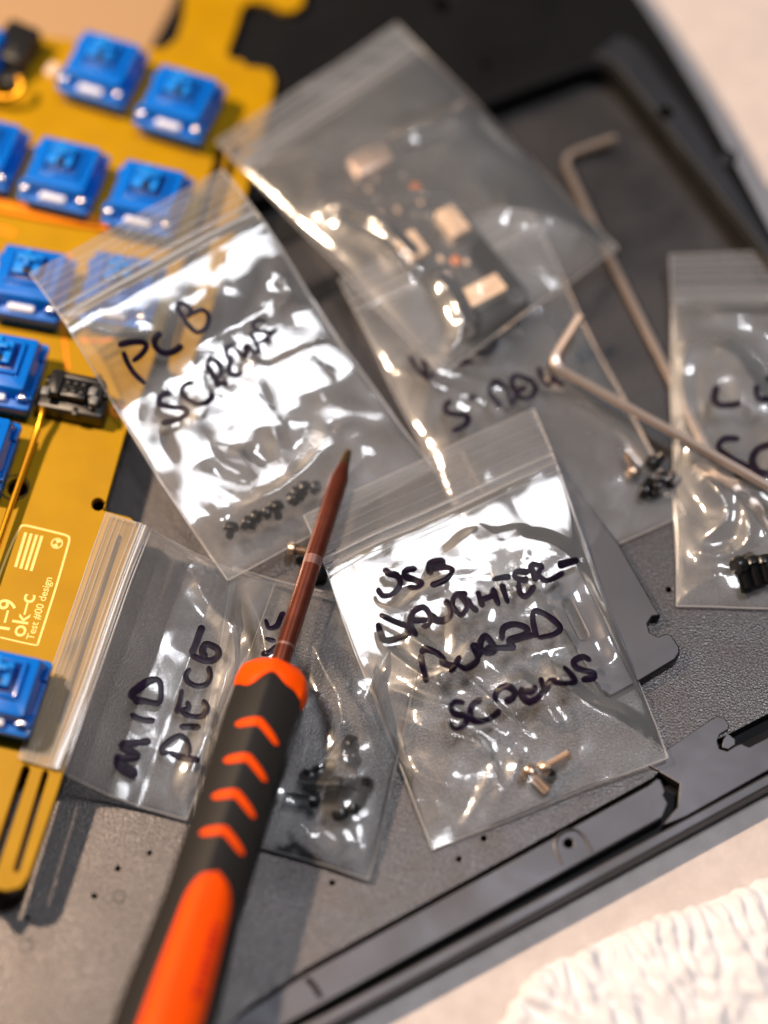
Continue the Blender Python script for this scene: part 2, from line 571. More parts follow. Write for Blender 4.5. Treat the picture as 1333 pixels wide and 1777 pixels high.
# silkscreen box, bars, roundel and lettering
b = MB()
strip(b, smooth([(-40, 1120), (-12, 1030), (14, 960), (33, 918)], 6), .42, ZB + .02, .02)
strip(b, smooth([(33, 918), (38, 912.5), (46, 912)], 6), .42, ZB + .02, .02)
strip(b, smooth([(46, 912), (80, 920), (112, 928)], 6), .42, ZB + .02, .02)
strip(b, smooth([(112, 928), (119.5, 932), (120, 940)], 6), .42, ZB + .02, .02)
strip(b, smooth([(120, 940), (97, 1020), (66, 1117)], 6), .42, ZB + .02, .02)
strip(b, smooth([(66, 1117), (58, 1119), (0, 1106)], 6), .3, ZB + .02, .02)
for p, q in (((45, 924), (27, 984)), ((54.5, 926), (36, 987)), ((64, 928), (45, 989)), ((73, 930), (54, 991))):
    strip(b, smooth([p, ((p[0] + q[0]) / 2, (p[1] + q[1]) / 2), q], 4), .55, ZB + .02, .02)
c = at(99, 943, ZB + .02)
b.ring(c, .85, 1.12, .02)
for k in (0, 2):
    a = [c + np.array([0, 0, .02])] + [c + np.array([math.cos(t) * .9, math.sin(t) * .9, .02]) for t in np.linspace(.35 + k * math.pi / 2, .35 + (k + 1) * math.pi / 2, 7)]
    b.add(a, [tuple(range(len(a)))])
b.build('silkscreen_frame', M['silk'], pcb)


def lettering(txt, p0, p1, ratio, z, m, parent, name='lettering'):
    cu = bpy.data.curves.new('text', 'FONT')
    cu.body = txt
    cu.offset = .012
    tmp = bpy.data.objects.new('text', cu)
    COL.objects.link(tmp)
    me = bpy.data.meshes.new_from_object(tmp.evaluated_get(bpy.context.evaluated_depsgraph_get()))
    bpy.data.objects.remove(tmp)
    V = np.array([v.co[:] for v in me.vertices])
    A, B = at(*p0, z), at(*p1, z)
    x0, x1 = V[:, 0].min(), V[:, 0].max()
    d = (B - A)
    L = np.linalg.norm(d)
    d = d / L
    n = np.array([-d[1], d[0], 0])
    s = L / (x1 - x0)
    P = A + np.outer((V[:, 0] - x0) * s, d) + np.outer(V[:, 1] * s * ratio, n)
    bb = MB()
    bb.add(P, [tuple(p.vertices) for p in me.polygons])
    bpy.data.meshes.remove(me)
    return bb.build(name, m, parent, smooth=False)


lettering('Test #00 design', (58, 1111), (91, 1003), 1.0, ZB + .03, M['silk'], pcb)
lettering('ok\u2013c', (42, 1106), (62, 1033), .95, ZB + .03, M['silk'], pcb)
lettering('1\u20139', (16, 1094), (30, 1043), 1.0, ZB + .03, M['silk'], pcb)


# ---- switches
def switch_parts():
    parts = {}
    b = MB()
    b.rbox((0, 0, 2.4), (13.8, 13.8, 4.8), .7, bev=.2)
    b.rbox((0, 0, 5.4), (15.5, 15.5, 1.2), .9, bev=.3)
    for sx in (-1, 1):
        for sy in (-4.6, 4.6):
            b.rbox((sx * 7.55, sy, 6.5), (.7, 2.4, 1.6), .25, bev=.15)
    parts['housing'] = (b, M['blue'])
    b = MB()
    b.rbox((0, .5, 8.0), (14.2, 13.0, 4.4), .8, bev=.35, taper=.09)
    for sx in (-1, 1):
        b.rbox((sx * 4.0, 1.2, 10.5), (.8, 7.4, 1.3), .3, bev=.2)
    for sy in (-2.2, 4.7):
        b.rbox((0, 1.2 + sy - 1.2, 10.5), (8.6, .8, 1.3), .3, bev=.2)
    for sx in (-1, 1):
        b.rbox((sx * 6.1, -5.3, 6.8), (2.6, 2.6, 1.7), .6, bev=.25)
        b.rbox((sx * 5.6, 5.0, 7.4), (2.0, 2.2, 2.4), .5, bev=.3)
        b.rbox((sx * 4.75, .5, 9.4), (.55, 8.0, 1.2), .2, bev=.12)
    b.rbox((0, -4.0, 8.9), (6.0, .5, 1.4), .2, bev=.12)
    b.rbox((0, -5.15, 7.6), (7.6, .45, 1.9), .2, bev=.12)
    parts['upper_housing'] = (b, M['blue2'])
    b = MB()
    b.rbox((-.3, 1.5, 11.5), (5.4, 4.8, 1.5), .4, bev=.25)
    b.rbox((-.3, 2.3, 12.7), (4.0, 1.25, 2.2), .25, bev=.15)
    b.rbox((-.3, 2.3, 12.7), (1.15, 4.0, 2.19), .25, bev=.15)
    parts['stem'] = (b, M['bluestem'])
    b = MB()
    b.rbox((0, 1.25, 10.25), (7.4, 6.2, .5), .3, bev=.1)  # darker blue block, paints the shade inside the stem opening
    parts['stem_recess_shade'] = (b, M['bluedark'])
    b = MB()
    b.disc((.1, -.1, 12.28), .95, .06, 16)  # black disc painted as the shadow in the stem hole
    parts['stem_hole_shade'] = (b, M['black'])
    b = MB()
    b.rbox((0, -6.35, 6.85), (5.6, 1.5, 1.5), .5, bev=.35)
    parts['lens'] = (b, M['lens'])
    b = MB()
    for sx in (-1, 1):
        b.lathe([(0, .75), (.9, .7), (1.1, .35)], (sx * 6.2, -5.9, 7.5), (0, -.3, 1), 12)
    parts['pin'] = (b, M['pin'])
    return parts


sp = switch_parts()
first_meshes = {}


def place_switch(px, py, ang, label, nm='key_switch'):
    z = ZB + 5.5
    loc = at(px, py, z)
    loc[2] = ZB + .02
    o = bpy.data.objects.new(nm, None)
    o.empty_display_size = .005
    COL.objects.link(o)
    o.parent = pcb
    o.location = Vector((loc - ORIGIN[pcb]) * MM)
    o.rotation_euler = (0, 0, math.radians(ang))
    o.scale = (.95, .95, .80)
    if label:
        o['label'] = label
    for k, (bb, m) in sp.items():
        if k not in first_meshes:
            first_meshes[k] = bb.build(k, m, None)
            ch = first_meshes[k]
            me = ch.data
            me.transform(Matrix.Translation(ch.location))
            ch.location = (0, 0, 0)
        else:
            ch = first_meshes[k].copy()
            COL.objects.link(ch)
        ch.parent = o
    return o


for (px, py, an) in ((178, 118, -20), (312, 178, -20), (110, 302, -16), (256, 343, -16), (52, 490, -12), (209, 502, -12),
                     (2, 640, -12), (-48, 778, -12), (0, 1196, -13), (-58, 92, -20), (-28, 262, -16)):
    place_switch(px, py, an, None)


# ---- stabiliser by the middle of the board
def dirpx(p, q, z):
    d = at(*q, z) - at(*p, z)
    return d / np.linalg.norm(d)


ax = dirpx((70, 700), (212, 728), ZB)
ay = np.array([-ax[1], ax[0], 0])
st = bpy.data.objects.new('stabiliser', None)
COL.objects.link(st)
st.parent = pcb
c0 = at(136, 708, ZB)
st.location = Vector((c0 - ORIGIN[pcb]) * MM)
ORIGIN[st] = c0


def L3(x, y, z):
    return c0 + ax * x + ay * y + np.array([0, 0, z])


b = MB()
b.rbox(L3(-.6, -1.2, 2.0), (13.2, 4.4, 4.0), .6, ax, .4)
b.rbox(L3(-4.0, 1.2, 3.2), (2.6, 5.4, 6.4), .5, ax, .4)
b.rbox(L3(3.9, 1.2, 3.0), (2.6, 5.0, 5.4), .5, ax, .4)
b.rbox(L3(0, 3.2, 3.0), (9.6, 1.4, 6.0), .4, ax, .3)
b.rbox(L3(-6.2, -.6, 1.7), (2.4, 3.6, 3.4), .8, ax, .5)
rs = random.Random(5)
for k in range(14):
    an = rs.uniform(-.5, .5)
    axr = ax * math.cos(an) + ay * math.sin(an)
    b.rbox(L3(rs.uniform(-6.6, 6.2), rs.uniform(-3.0, 3.6), rs.uniform(2.6, 4.6)), (rs.uniform(.8, 2.2), rs.uniform(.6, 1.8), rs.uniform(.8, 2.4)), .2, axr, .15)
b.build('clip', M['black'], st)
b = MB()
for k in range(5):
    b.rbox(L3(rs.uniform(-5.6, -2.8) if k < 3 else rs.uniform(3.4, 5.2), rs.uniform(-1.6, 2.6), rs.uniform(4.6, 6.6)), (1.6, 1.9, .8), .4, ax, .3)
b.build('worn_edge', M['greyplastic'], st)
b = MB()
b.rbox(L3(-.1, .6, 4.6), (4.8, 4.0, 3.2), .3, ax, .2)
for i in range(3):
    for j in range(2):
        b.rbox(L3(-1.5 + 1.5 * i, 1.6 - 1.7 * j, 6.3), (1.0, .9, .7), .15, ax, .15)
b.build('stem', M['blackm'], st)
b = MB()
wp = [at(74, 706, ZB + 4), at(72, 722, ZB + 3.4), at(60, 760, ZB + 2.6), at(22, 870, ZB + 2.4), at(-14, 975, ZB + 2.4), at(-60, 1110, ZB + 2.4)]
b.tube(smooth(wp, 5), .62, 10)
b.build('wire', M['gold'], st)
b = MB()
ax2 = dirpx((0, 100), (60, 125), ZB)
c1 = at(34, 118, ZB)
st2 = bpy.data.objects.new('stabiliser', None)
COL.objects.link(st2)
st2.parent = pcb
st2.location = Vector((c1 - ORIGIN[pcb]) * MM)
ORIGIN[st2] = c1
b.rbox(c1 + np.array([-.5, 2.5, 3]), (7.2, 9.5, 6), .6, ax2, .5)
b.rbox(c1 + np.array([-2.0, -3.5, 1.6]), (5.6, 5.0, 3.2), .6, ax2, .5)
b.build('clip', M['black'], st2)
b = MB()
b.tube(smooth([at(32, 135, ZB + 5), at(38, 150, ZB + 4.4), at(28, 165, ZB + 3.6), at(6, 170, ZB + 3.2), at(-30, 160, ZB + 3.2)], 6), .7, 10)
b.build('wire', M['gold'], st2)
b = MB()
b.rbox(at(92, 122, ZB + .6), (2.6, 3.0, 1.2), .6, ax2, .3)
b.build('diode', M['ivory'], pcb)

# ------------------------------------------------------------------ plastic bags
rngs = np.random.RandomState


def perlin(x, y, seed):
    r = rngs(seed)
    g = r.rand(64, 64) * 2 * math.pi
    xi, yi = np.floor(x).astype(int), np.floor(y).astype(int)
    xf, yf = x - xi, y - yi

    def gr(ix, iy, dx, dy):
        a = g[ix % 64, iy % 64]
        return np.cos(a) * dx + np.sin(a) * dy
    u = xf * xf * xf * (xf * (xf * 6 - 15) + 10)
    v = yf * yf * yf * (yf * (yf * 6 - 15) + 10)
    n00, n10 = gr(xi, yi, xf, yf), gr(xi + 1, yi, xf - 1, yf)
    n01, n11 = gr(xi, yi + 1, xf, yf - 1), gr(xi + 1, yi + 1, xf - 1, yf - 1)
    return (n00 * (1 - u) + n10 * u) * (1 - v) + (n01 * (1 - u) + n11 * u) * v


class Bag:
    def __init__(s, quad, zc, puff, seed, folds, zipv, crumple=1.0, nfold=12, wave=.55, sag=None, fm='film'):
        s.fm = fm
        s.quad = np.array(quad, float)
        s.zc = zc
        s.Wc = np.array([at(q[0], q[1], z) for q, z in zip(quad, zc)])
        s.lu = np.linalg.norm(s.Wc[1] - s.Wc[0])
        s.lv = np.linalg.norm(s.Wc[3] - s.Wc[0])
        s.puff, s.seed, s.zipv, s.crumple, s.wave = puff, seed, zipv, crumple, wave
        s.sag = sag
        r = rngs(seed)
        s.folds = []
        for f in folds:                      # traced creases: polyline, height, half width on each side
            pl, h, wl, wr = f
            uv = [s.uv_flat(p) for p in pl]
            s.folds.append((smooth(np.array(uv) * np.array([s.lu, s.lv]), 3), h, wl, wr))
        for i in range(nfold):
            cx, cy_ = r.rand() * s.lu, (zipv + (1 - zipv) * r.rand()) * s.lv
            an = r.rand() * math.pi
            ln = 5 + 14 * r.rand()
            h = (r.rand() * .8 + .25) * crumple * (1 if r.rand() > .35 else -.8)
            dx, dy, bow = math.cos(an) * ln, math.sin(an) * ln, (r.rand() - .5) * .5
            s.folds.append((smooth([(cx - dx, cy_ - dy), (cx - dy * bow, cy_ + dx * bow), (cx + dx, cy_ + dy)], 3),
                            h, 1.6 + 6 * r.rand(), 1.6 + 6 * r.rand()))

    def uv_solve(s, pts, f, q, it, k, cap):
        pts = np.atleast_2d(np.asarray(pts, float))
        for _ in range(it):
            p0 = f(q)
            a = (f(q + np.array([k, 0])) - p0) / k
            c = (f(q + np.array([0, k])) - p0) / k
            e = pts - p0
            det = a[:, 0] * c[:, 1] - a[:, 1] * c[:, 0]
            det = np.where(np.abs(det) < 1e-6, 1e-6, det)
            d = np.stack([(e[:, 0] * c[:, 1] - e[:, 1] * c[:, 0]) / det, (a[:, 0] * e[:, 1] - a[:, 1] * e[:, 0]) / det], 1)
            q = q + np.clip(d * (1.0 if cap > 1 else .7), -cap, cap)
        return q

    def uv_flat(s, p):
        n = len(np.atleast_2d(np.asarray(p, float)))
        q = s.uv_solve(p, lambda a: proj(s.base(a[:, 0], a[:, 1])), np.full((n, 2), .5), 10, 1e-4, 2.0)
        return q if np.ndim(p) == 2 else q[0]

    def base(s, u, v):
        u, v = np.asarray(u, float)[..., None], np.asarray(v, float)[..., None]
        return s.Wc[0] * (1 - u) * (1 - v) + s.Wc[1] * u * (1 - v) + s.Wc[2] * u * v + s.Wc[3] * (1 - u) * v

    def h(s, u, v):
        x, y = u * s.lu, v * s.lv
        vz = np.clip((v - s.zipv) / (1 - s.zipv), 0, 1)
        uu, vv = np.clip(u, 0, 1), vz
        edge = np.clip(4 * uu * (1 - uu), 0, 1) ** .55 * np.clip(4 * vv * (1 - vv), 0, 1) ** .55
        soft = np.clip(edge * 1.6, 0, 1)
        hh = s.puff * edge
        wx = perlin(x / 13 + 7.3, y / 13 + 2.1, s.seed + 1)
        wy = perlin(x / 13 + 1.7, y / 13 + 9.2, s.seed + 2)
        hh = hh + soft * s.wave * (perlin(x / 17 + wx * .6, y / 17 + wy * .6, s.seed + 3) * 1.6
                                   )
        # crumpled facets: triangular waves of many directions, each living in its own patches
        rk = rngs(s.seed + 77)
        for k in range(7):
            an, lam, sl = rk.rand() * math.pi, 6 + 16 * rk.rand(), (.05 + .10 * rk.rand()) * s.crumple
            ph = (x * math.cos(an) + y * math.sin(an)) / lam + rk.rand() + .22 * perlin(x / 24 + k, y / 24, s.seed + 30 + k)
            tri = np.abs(ph - np.floor(ph) - .5)
            tri = np.sqrt(tri * tri + .0006)
            mask = np.clip(perlin(x / 15 + 3 * k, y / 15 + 5, s.seed + 40 + k) * 2.6 + .25, 0, 1)
            hh = hh + soft * sl * lam * tri * mask
        hh = hh + .16 * perlin(x / 15, y / 15, s.seed + 6)
        xw, yw = x + 1.6 * wx, y + 1.6 * wy
        lo = np.clip(soft + .25, 0, 1)
        for (pl, ht, wl, wr) in s.folds:
            m = len(pl) - 1
            best = np.zeros_like(xw)
            for i in range(m):
                (x0, y0), (x1, y1) = pl[i], pl[i + 1]
                dx, dy = x1 - x0, y1 - y0
                L = math.hypot(dx, dy) + 1e-6
                dx, dy = dx / L, dy / L
                t = (xw - x0) * dx + (yw - y0) * dy
                d = -(xw - x0) * dy + (yw - y0) * dx
                tt = (i + np.clip(t / L, 0, 1)) / m
                over = np.maximum(np.maximum(-t, t - L), 0)
                w = np.where(d > 0, wr, wl)
                dd = np.sqrt(d * d + over * over + .014) - .1
                q = np.clip(1 - dd / w, 0, 1) * np.clip(np.sin(math.pi * tt) * 1.5, 0, 1)
                best = np.maximum(best, q)
            hh = hh + ht * lo * best * best * (1.6 - .6 * best)
        return hh

    def S(s, u, v, off=0.0):
        P = s.base(u, v)
        hh = s.h(np.asarray(u, float), np.asarray(v, float)) + off
        if s.sag:
            hh = hh + s.sag(u, v)
        P = P.copy()
        # film edges are never ruler straight
        x, y = np.asarray(u, float) * s.lu, np.asarray(v, float) * s.lv
        P[..., 0] += .5 * perlin(x / 19 + 4, y / 19 + 8, s.seed + 8)
        P[..., 1] += .5 * perlin(x / 19 + 14, y / 19 + 3, s.seed + 9)
        P[..., 2] += hh
        return P

    def uv(s, pts):
        return s.uv_solve(pts, lambda a: proj(s.S(a[:, 0], a[:, 1])), s.uv_flat(np.asarray(pts)), 10, 8e-3, .025)

    def build(s, label, lines=(), name='zip_bag', nu=150, nv=190, ribs=True, ink=.85):
        root = thing(name, s.base(.5, .5) - np.array([0, 0, .5]), label, 'plastic bag', 'clear zip bags of small parts')
        u, v = np.meshgrid(np.linspace(0, 1, nu), np.linspace(0, 1, nv))
        b = MB()
        b.grid(s.S(u, v))
        u2, v2 = np.meshgrid(np.linspace(0, 1, 40), np.linspace(0, 1, 50))
        B = s.base(u2, v2)
        x, y = u2 * s.lu, v2 * s.lv
        B[..., 0] += .5 * perlin(x / 19 + 4, y / 19 + 8, s.seed + 8)
        B[..., 1] += .5 * perlin(x / 19 + 14, y / 19 + 3, s.seed + 9)
        B[..., 2] += -.25 + .3 * perlin(x / 14, y / 14, s.seed + 21) + .22 * (.5 - np.abs(perlin(x / 7, y / 7, s.seed + 22)) * 2)
        if s.sag:
            B[..., 2] += s.sag(u2, v2)
        b.grid(B)
        b.build('film', M[s.fm], root, angle=180)
        # welded edges
        b = MB()
        t = np.linspace(0, 1, 80)
        for (uu, vv) in ((0 * t, t), (0 * t + 1, t), (t, 0 * t + 1), (t, 0 * t)):
            b.tube(s.S(uu, vv), .13, 6)
        b.build('seam', M['seam'], root)
        if ribs:
            b = MB()
            z = s.zipv
            for vv, r in ((z, .55), (z - .028, .40), (z + .03, .16), (z - .06, .12), (z * .45, .10), (z * .3, .09), (z * .18, .09)):
                if vv > .005:
                    b.tube(s.S(t, 0 * t + vv, .1), r, 8)
            b.build('zip_seal', M['zip'], root)
        for ln in lines:
            (x0, y0, sc_), strokes = ln[0], ln[1]
            w = ln[2] if len(ln) > 2 else ink
            b = MB()
            for stx in strokes:
                wd = w
                if isinstance(stx, tuple) and isinstance(stx[0], float):
                    wd, stx = w * stx[0], stx[1]
                pts = np.array([(x0 + sc_ * p[0], y0 + sc_ * p[1]) for p in stx], float)
                pts = smooth(pts, 7)
                UV = s.uv(pts)
                ribbon(b, s, UV, wd * 1.06, int(abs(pts[0][0] * 7 + pts[0][1] * 3)))
            b.build('handwriting', M['ink'], root, angle=180)
        return root


def ribbon(b, bag, UV, w, seed):
    xy = UV * np.array([bag.lu, bag.lv])
    # resample evenly
    dl = np.r_[0, np.cumsum(np.linalg.norm(np.diff(xy, axis=0), axis=1))]
    n = max(6, int(dl[-1] / .28))
    tt = np.linspace(0, dl[-1], n)
    xy = np.stack([np.interp(tt, dl, xy[:, 0]), np.interp(tt, dl, xy[:, 1])], 1)
    tg = np.gradient(xy, axis=0)
    tg /= np.linalg.norm(tg, axis=1)[:, None] + 1e-9
    nn = np.stack([-tg[:, 1], tg[:, 0]], 1)
    r = rngs(seed % 9973)
    wv = w * (1 + .22 * np.interp(np.arange(n), np.linspace(0, n - 1, max(3, n // 7)), r.rand(max(3, n // 7)) * 2 - 1))
    cap = np.minimum(1, np.sqrt(np.clip(np.minimum(tt, dl[-1] - tt) / (w * .5) + .15, 0, 1)))
    wv = wv * cap
    # extend the ends for a round nib
    rows = []
    for k in np.linspace(-.5, .5, 5):
        q = xy + nn * (wv * k)[:, None]
        rows.append(bag.S(q[:, 0] / bag.lu, q[:, 1] / bag.lv, (.17 + .05 * (1 - abs(k) * 2))))
    b.grid(np.stack(rows, 1))


def drop(z0, z1, pts):
    """how far a film that falls over an edge departs from the straight line between its two ends"""
    return lambda u, v: np.interp(v, [p[0] for p in pts], [p[1] for p in pts]) - (z0 * (1 - v) + z1 * v)


# ---- bag c, lowest: stray letters, screws beside the hex keys
bagC = Bag([(590, 512), (905, 365), (1190, 893), (872, 1035)], (1.5, 1.2, .8, 3.6), 2.2, 31,
           [([(700, 600), (760, 660), (960, 700)], .8, 5, 7), ([(640, 640), (760, 690), (880, 720)], .9, 5, 8), ([(1000, 700), (1090, 760)], .5, 3, 5)], .10, .5, 6, fm='filmc', sag=drop(1.4, 2.2, [(0, 7.0), (.12, 6.0), (.3, 3.4), (.5, 1.9), (1, 2.2)]))
D = (690, 570, .2326)
bagC.build('clear bag marked SCREWS lying under the small hex key', [
    (D, [[(90, 210), (150, 310), (240, 390)], [(185, 235), (205, 290), (225, 350)], [(250, 330), (270, 370)], [(460, 280), (520, 250), (560, 270)], [(480, 230), (520, 240)], [(590, 180), (650, 190), (720, 140), (735, 90)]], .95),
    (D, [[(405, 540), (358, 580), (370, 630), (450, 645), (515, 655), (525, 690), (490, 735), (405, 770)], [(530, 535), (560, 515), (590, 505)],
         [(770, 585), (700, 500), (690, 450), (730, 400), (790, 430), (830, 500), (850, 575), (880, 500), (850, 400), (880, 355), (940, 370), (1000, 400), (1030, 440), (1000, 510), (930, 525), (890, 480), (960, 430)],
         [(1050, 290), (1080, 380), (1130, 420), (1160, 370), (1200, 410), (1250, 420)]], 1.0)])

# ---- bag f under the screwdriver
bagF = Bag([(405, 985), (330, 1432), (640, 1527), (745, 1075)], (1.5, 1.6, 1.4, 3.6), 2.6, 57,
           [([(500, 1080), (565, 1180), (592, 1240), (590, 1360)], 1.6, 4, 5), ([(592, 1230), (640, 1150), (690, 1080)], 1.1, 6, 7),
            ([(490, 1355), (560, 1372), (600, 1380)], 1.3, 3, 4), ([(520, 1450), (560, 1480), (590, 1515)], 1.0, 3, 6), ([(470, 1470), (520, 1450), (540, 1400)], .7, 2, 4),
            ([(570, 1320), (640, 1220), (700, 1090)], 1.4, 7, 9), ([(420, 1000), (450, 1100), (470, 1180)], 1.0, 3, 5), ([(620, 1520), (660, 1440), (690, 1370)], .7, 2, 5), ([(560, 1440), (600, 1480)], .8, 3, 3)], .03, .55, 4, fm='filmc')
E7 = (400, 850, .394)
bagF.build('clear bag of black screws half covered by the orange screwdriver', [
    (E7, [[(155, 570), (170, 610), (205, 600), (225, 555), (240, 540)], [(152, 655), (175, 662), (200, 668)], [(135, 722), (170, 718), (205, 690), (225, 700)]], .9)], ribs=False)

# ---- bag e across the board's edge
bagE = Bag([(185, 890), (34, 1314), (325, 1425), (478, 1010)], (9.8, 9.6, 1.2, 1.8), 1.8, 83,
           [([(395, 1060), (390, 1200), (345, 1330), (322, 1420)], 1.2, 4, 6), ([(330, 1000), (360, 1040), (420, 1100)], .8, 3, 5), ([(300, 975), (350, 985), (345, 1010)], .6, 2, 3)], .24, .2, 1, .16, drop(9.7, 1.5, [(0, 9.7), (.22, 9.5), (.36, 6.2), (.52, 3.4), (.7, 1.9), (1, 1.5)]), fm='filmp')
C3 = (170, 1070, .1725)
bagE.build('clear bag marked MID PIECE lying across the board edge', [
    (C3, [[(540, 1258), (470, 1262), (360, 1275), (245, 1300), (300, 1345), (405, 1395), (370, 1425), (260, 1430), (160, 1428)], (1.5, [(170, 1450), (230, 1510), (320, 1560), (405, 1590)]),
          [(325, 985), (450, 1040), (580, 1050)], [(350, 845), (460, 850), (610, 870), (640, 760), (620, 650), (540, 640), (440, 700), (345, 780), (350, 840)]], 1.25),
    (C3, [[(720, 1370), (650, 1370), (645, 1325), (720, 1250), (820, 1200), (890, 1240), (915, 1330), (900, 1410)], [(720, 1365), (800, 1405), (930, 1430), (1030, 1450)],
          [(820, 1110), (920, 1108), (1030, 1115)], [(845, 730), (825, 850), (790, 975)], [(895, 850), (912, 925), (850, 950), (920, 1000), (1050, 1000), (1095, 920), (1050, 840)],
          [(930, 520), (885, 590), (910, 660), (1000, 700), (1090, 680), (1130, 600), (1110, 500)], (1.2, [(1055, 90), (1020, 180), (980, 290), (935, 385)]),
          (1.2, [(935, 385), (1030, 430), (1130, 445), (1205, 405), (1210, 340), (1160, 300), (1085, 280), (1050, 350), (1090, 420)])], 1.05)])

# ---- bag b with the small black board
bagB = Bag([(375, 245), (690, 42), (1072, 432), (765, 650)], (12.0, 8.5, 6.2, 8.4), 4.0, 112,
           [([(550, 378), (640, 395), (735, 480)], 1.5, 3, 5), ([(768, 645), (800, 570), (735, 480)], 1.6, 4, 4), ([(830, 380), (940, 390), (1050, 430)], 1.4, 9, 8),
            ([(680, 260), (760, 230), (850, 190)], 1.4, 5, 6), ([(835, 200), (880, 250), (940, 290)], .9, 3, 3), ([(560, 395), (660, 440), (720, 500)], .8, 2, 4)], .11, .22, 2, .34, fm='filmc')
bagB.build('clear bag at the top holding a small black board', [])

# ---- bag a over the switches
bagA = Bag([(52, 475), (385, 295), (752, 812), (395, 1008)], (20.5, 19.5, 5.0, 3.6), 3.4, 145,
           [([(425, 625), (475, 650), (575, 590)], 1.3, 3, 6), ([(455, 640), (440, 740), (408, 830)], 1.0, 2, 4), ([(455, 690), (480, 770), (500, 830)], .9, 3, 3),
            ([(395, 905), (480, 860), (560, 790), (580, 740)], 1.9, 5, 8), ([(360, 650), (345, 800), (370, 880), (400, 990)], 1.2, 3, 5), ([(480, 480), (500, 520), (470, 560)], .9, 3, 4),
            ([(575, 585), (640, 660), (720, 740)], 1.2, 5, 4), ([(350, 770), (430, 810), (470, 830)], .9, 3, 4), ([(580, 620), (560, 690), (600, 740)], 1.1, 6, 6)], .165, .4, 3, .42, drop(20, 4.3, [(0, 20), (.2, 19.6), (.3, 17), (.42, 12.6), (.52, 10.4), (.66, 7.6), (.82, 5.4), (1, 4.2)]), fm='filmc')
A1 = (190, 500, .24)
bagA.build('clear bag marked PCB SCREWS with its zip end over the blue switches', [
    (A1, [[(100, 460), (130, 540), (180, 620), (260, 695)], [(60, 415), (150, 395), (240, 395), (268, 425), (230, 485), (165, 535)],
          [(370, 320), (330, 370), (335, 430), (390, 470), (460, 465), (530, 415)],
          [(480, 125), (530, 210), (580, 280), (640, 322), (700, 280), (715, 200), (670, 160), (590, 190)], [(480, 125), (530, 110), (580, 140), (590, 185), (555, 210)]], .98),
    (A1, [[(445, 755), (380, 780), (358, 830), (420, 860), (530, 870), (560, 900), (520, 940), (450, 965), (375, 975)], [(610, 690), (545, 700), (525, 760), (580, 820), (650, 840), (720, 815), (745, 765)],
          [(700, 545), (745, 630), (795, 725)], [(700, 545), (740, 512), (800, 560), (800, 625), (755, 660)], [(755, 660), (810, 690), (862, 690)],
          [(905, 415), (848, 435), (858, 500), (905, 515)], [(895, 520), (862, 580), (900, 635), (968, 605)],
          [(915, 440), (985, 500), (985, 410), (1050, 468), (1080, 440), (1015, 320)],
          [(1140, 245), (1065, 238), (1038, 280), (1085, 315), (1145, 322), (1140, 372), (1085, 385)], [(1150, 350), (1210, 295)]], 1.02)])

# ---- bag g at the right edge
bagG = Bag([(1160, 460), (1560, 448), (1592, 1062), (1174, 1052)], (1.8, 1.5, 1.2, .8), 3.8, 171,
           [([(1190, 600), (1185, 690), (1175, 780)], 1.2, 3, 4), ([(1180, 800), (1225, 850), (1256, 895), (1250, 930), (1195, 955)], 1.5, 3, 4), ([(1215, 820), (1280, 890), (1292, 950), (1280, 965)], 1.5, 4, 5),
            ([(1195, 960), (1240, 975), (1280, 965)], 1.1, 3, 3), ([(1180, 1045), (1220, 1020), (1255, 1000)], .9, 3, 4), ([(1220, 620), (1280, 660), (1333, 760)], 1.5, 6, 6), ([(1215, 570), (1280, 575), (1400, 600)], 1.0, 4, 4),
            ([(1290, 900), (1340, 960)], 1.2, 4, 5)], .14, .6, 7, .5, drop(1.65, 1.0, [(0, 5.2), (.16, 5.0), (.28, 3.7), (.48, 1.6), (1, 1.0)]), fm='filmc')
G6 = (1133, 430, .3656)
bagG.build('clear bag with purple handwriting cut off by the edge beside the long hex key', [
    (G6, [[(305, 655), (290, 720), (325, 750), (420, 740)], [(490, 650), (500, 715), (560, 720)], [(540, 610), (560, 640)]], 1.15),
    (G6, [[(412, 910), (340, 910), (312, 950), (370, 1000), (440, 1040), (425, 1078), (385, 1075)], [(560, 935), (495, 960), (470, 1015), (500, 1065), (570, 1080)]], 1.25)])

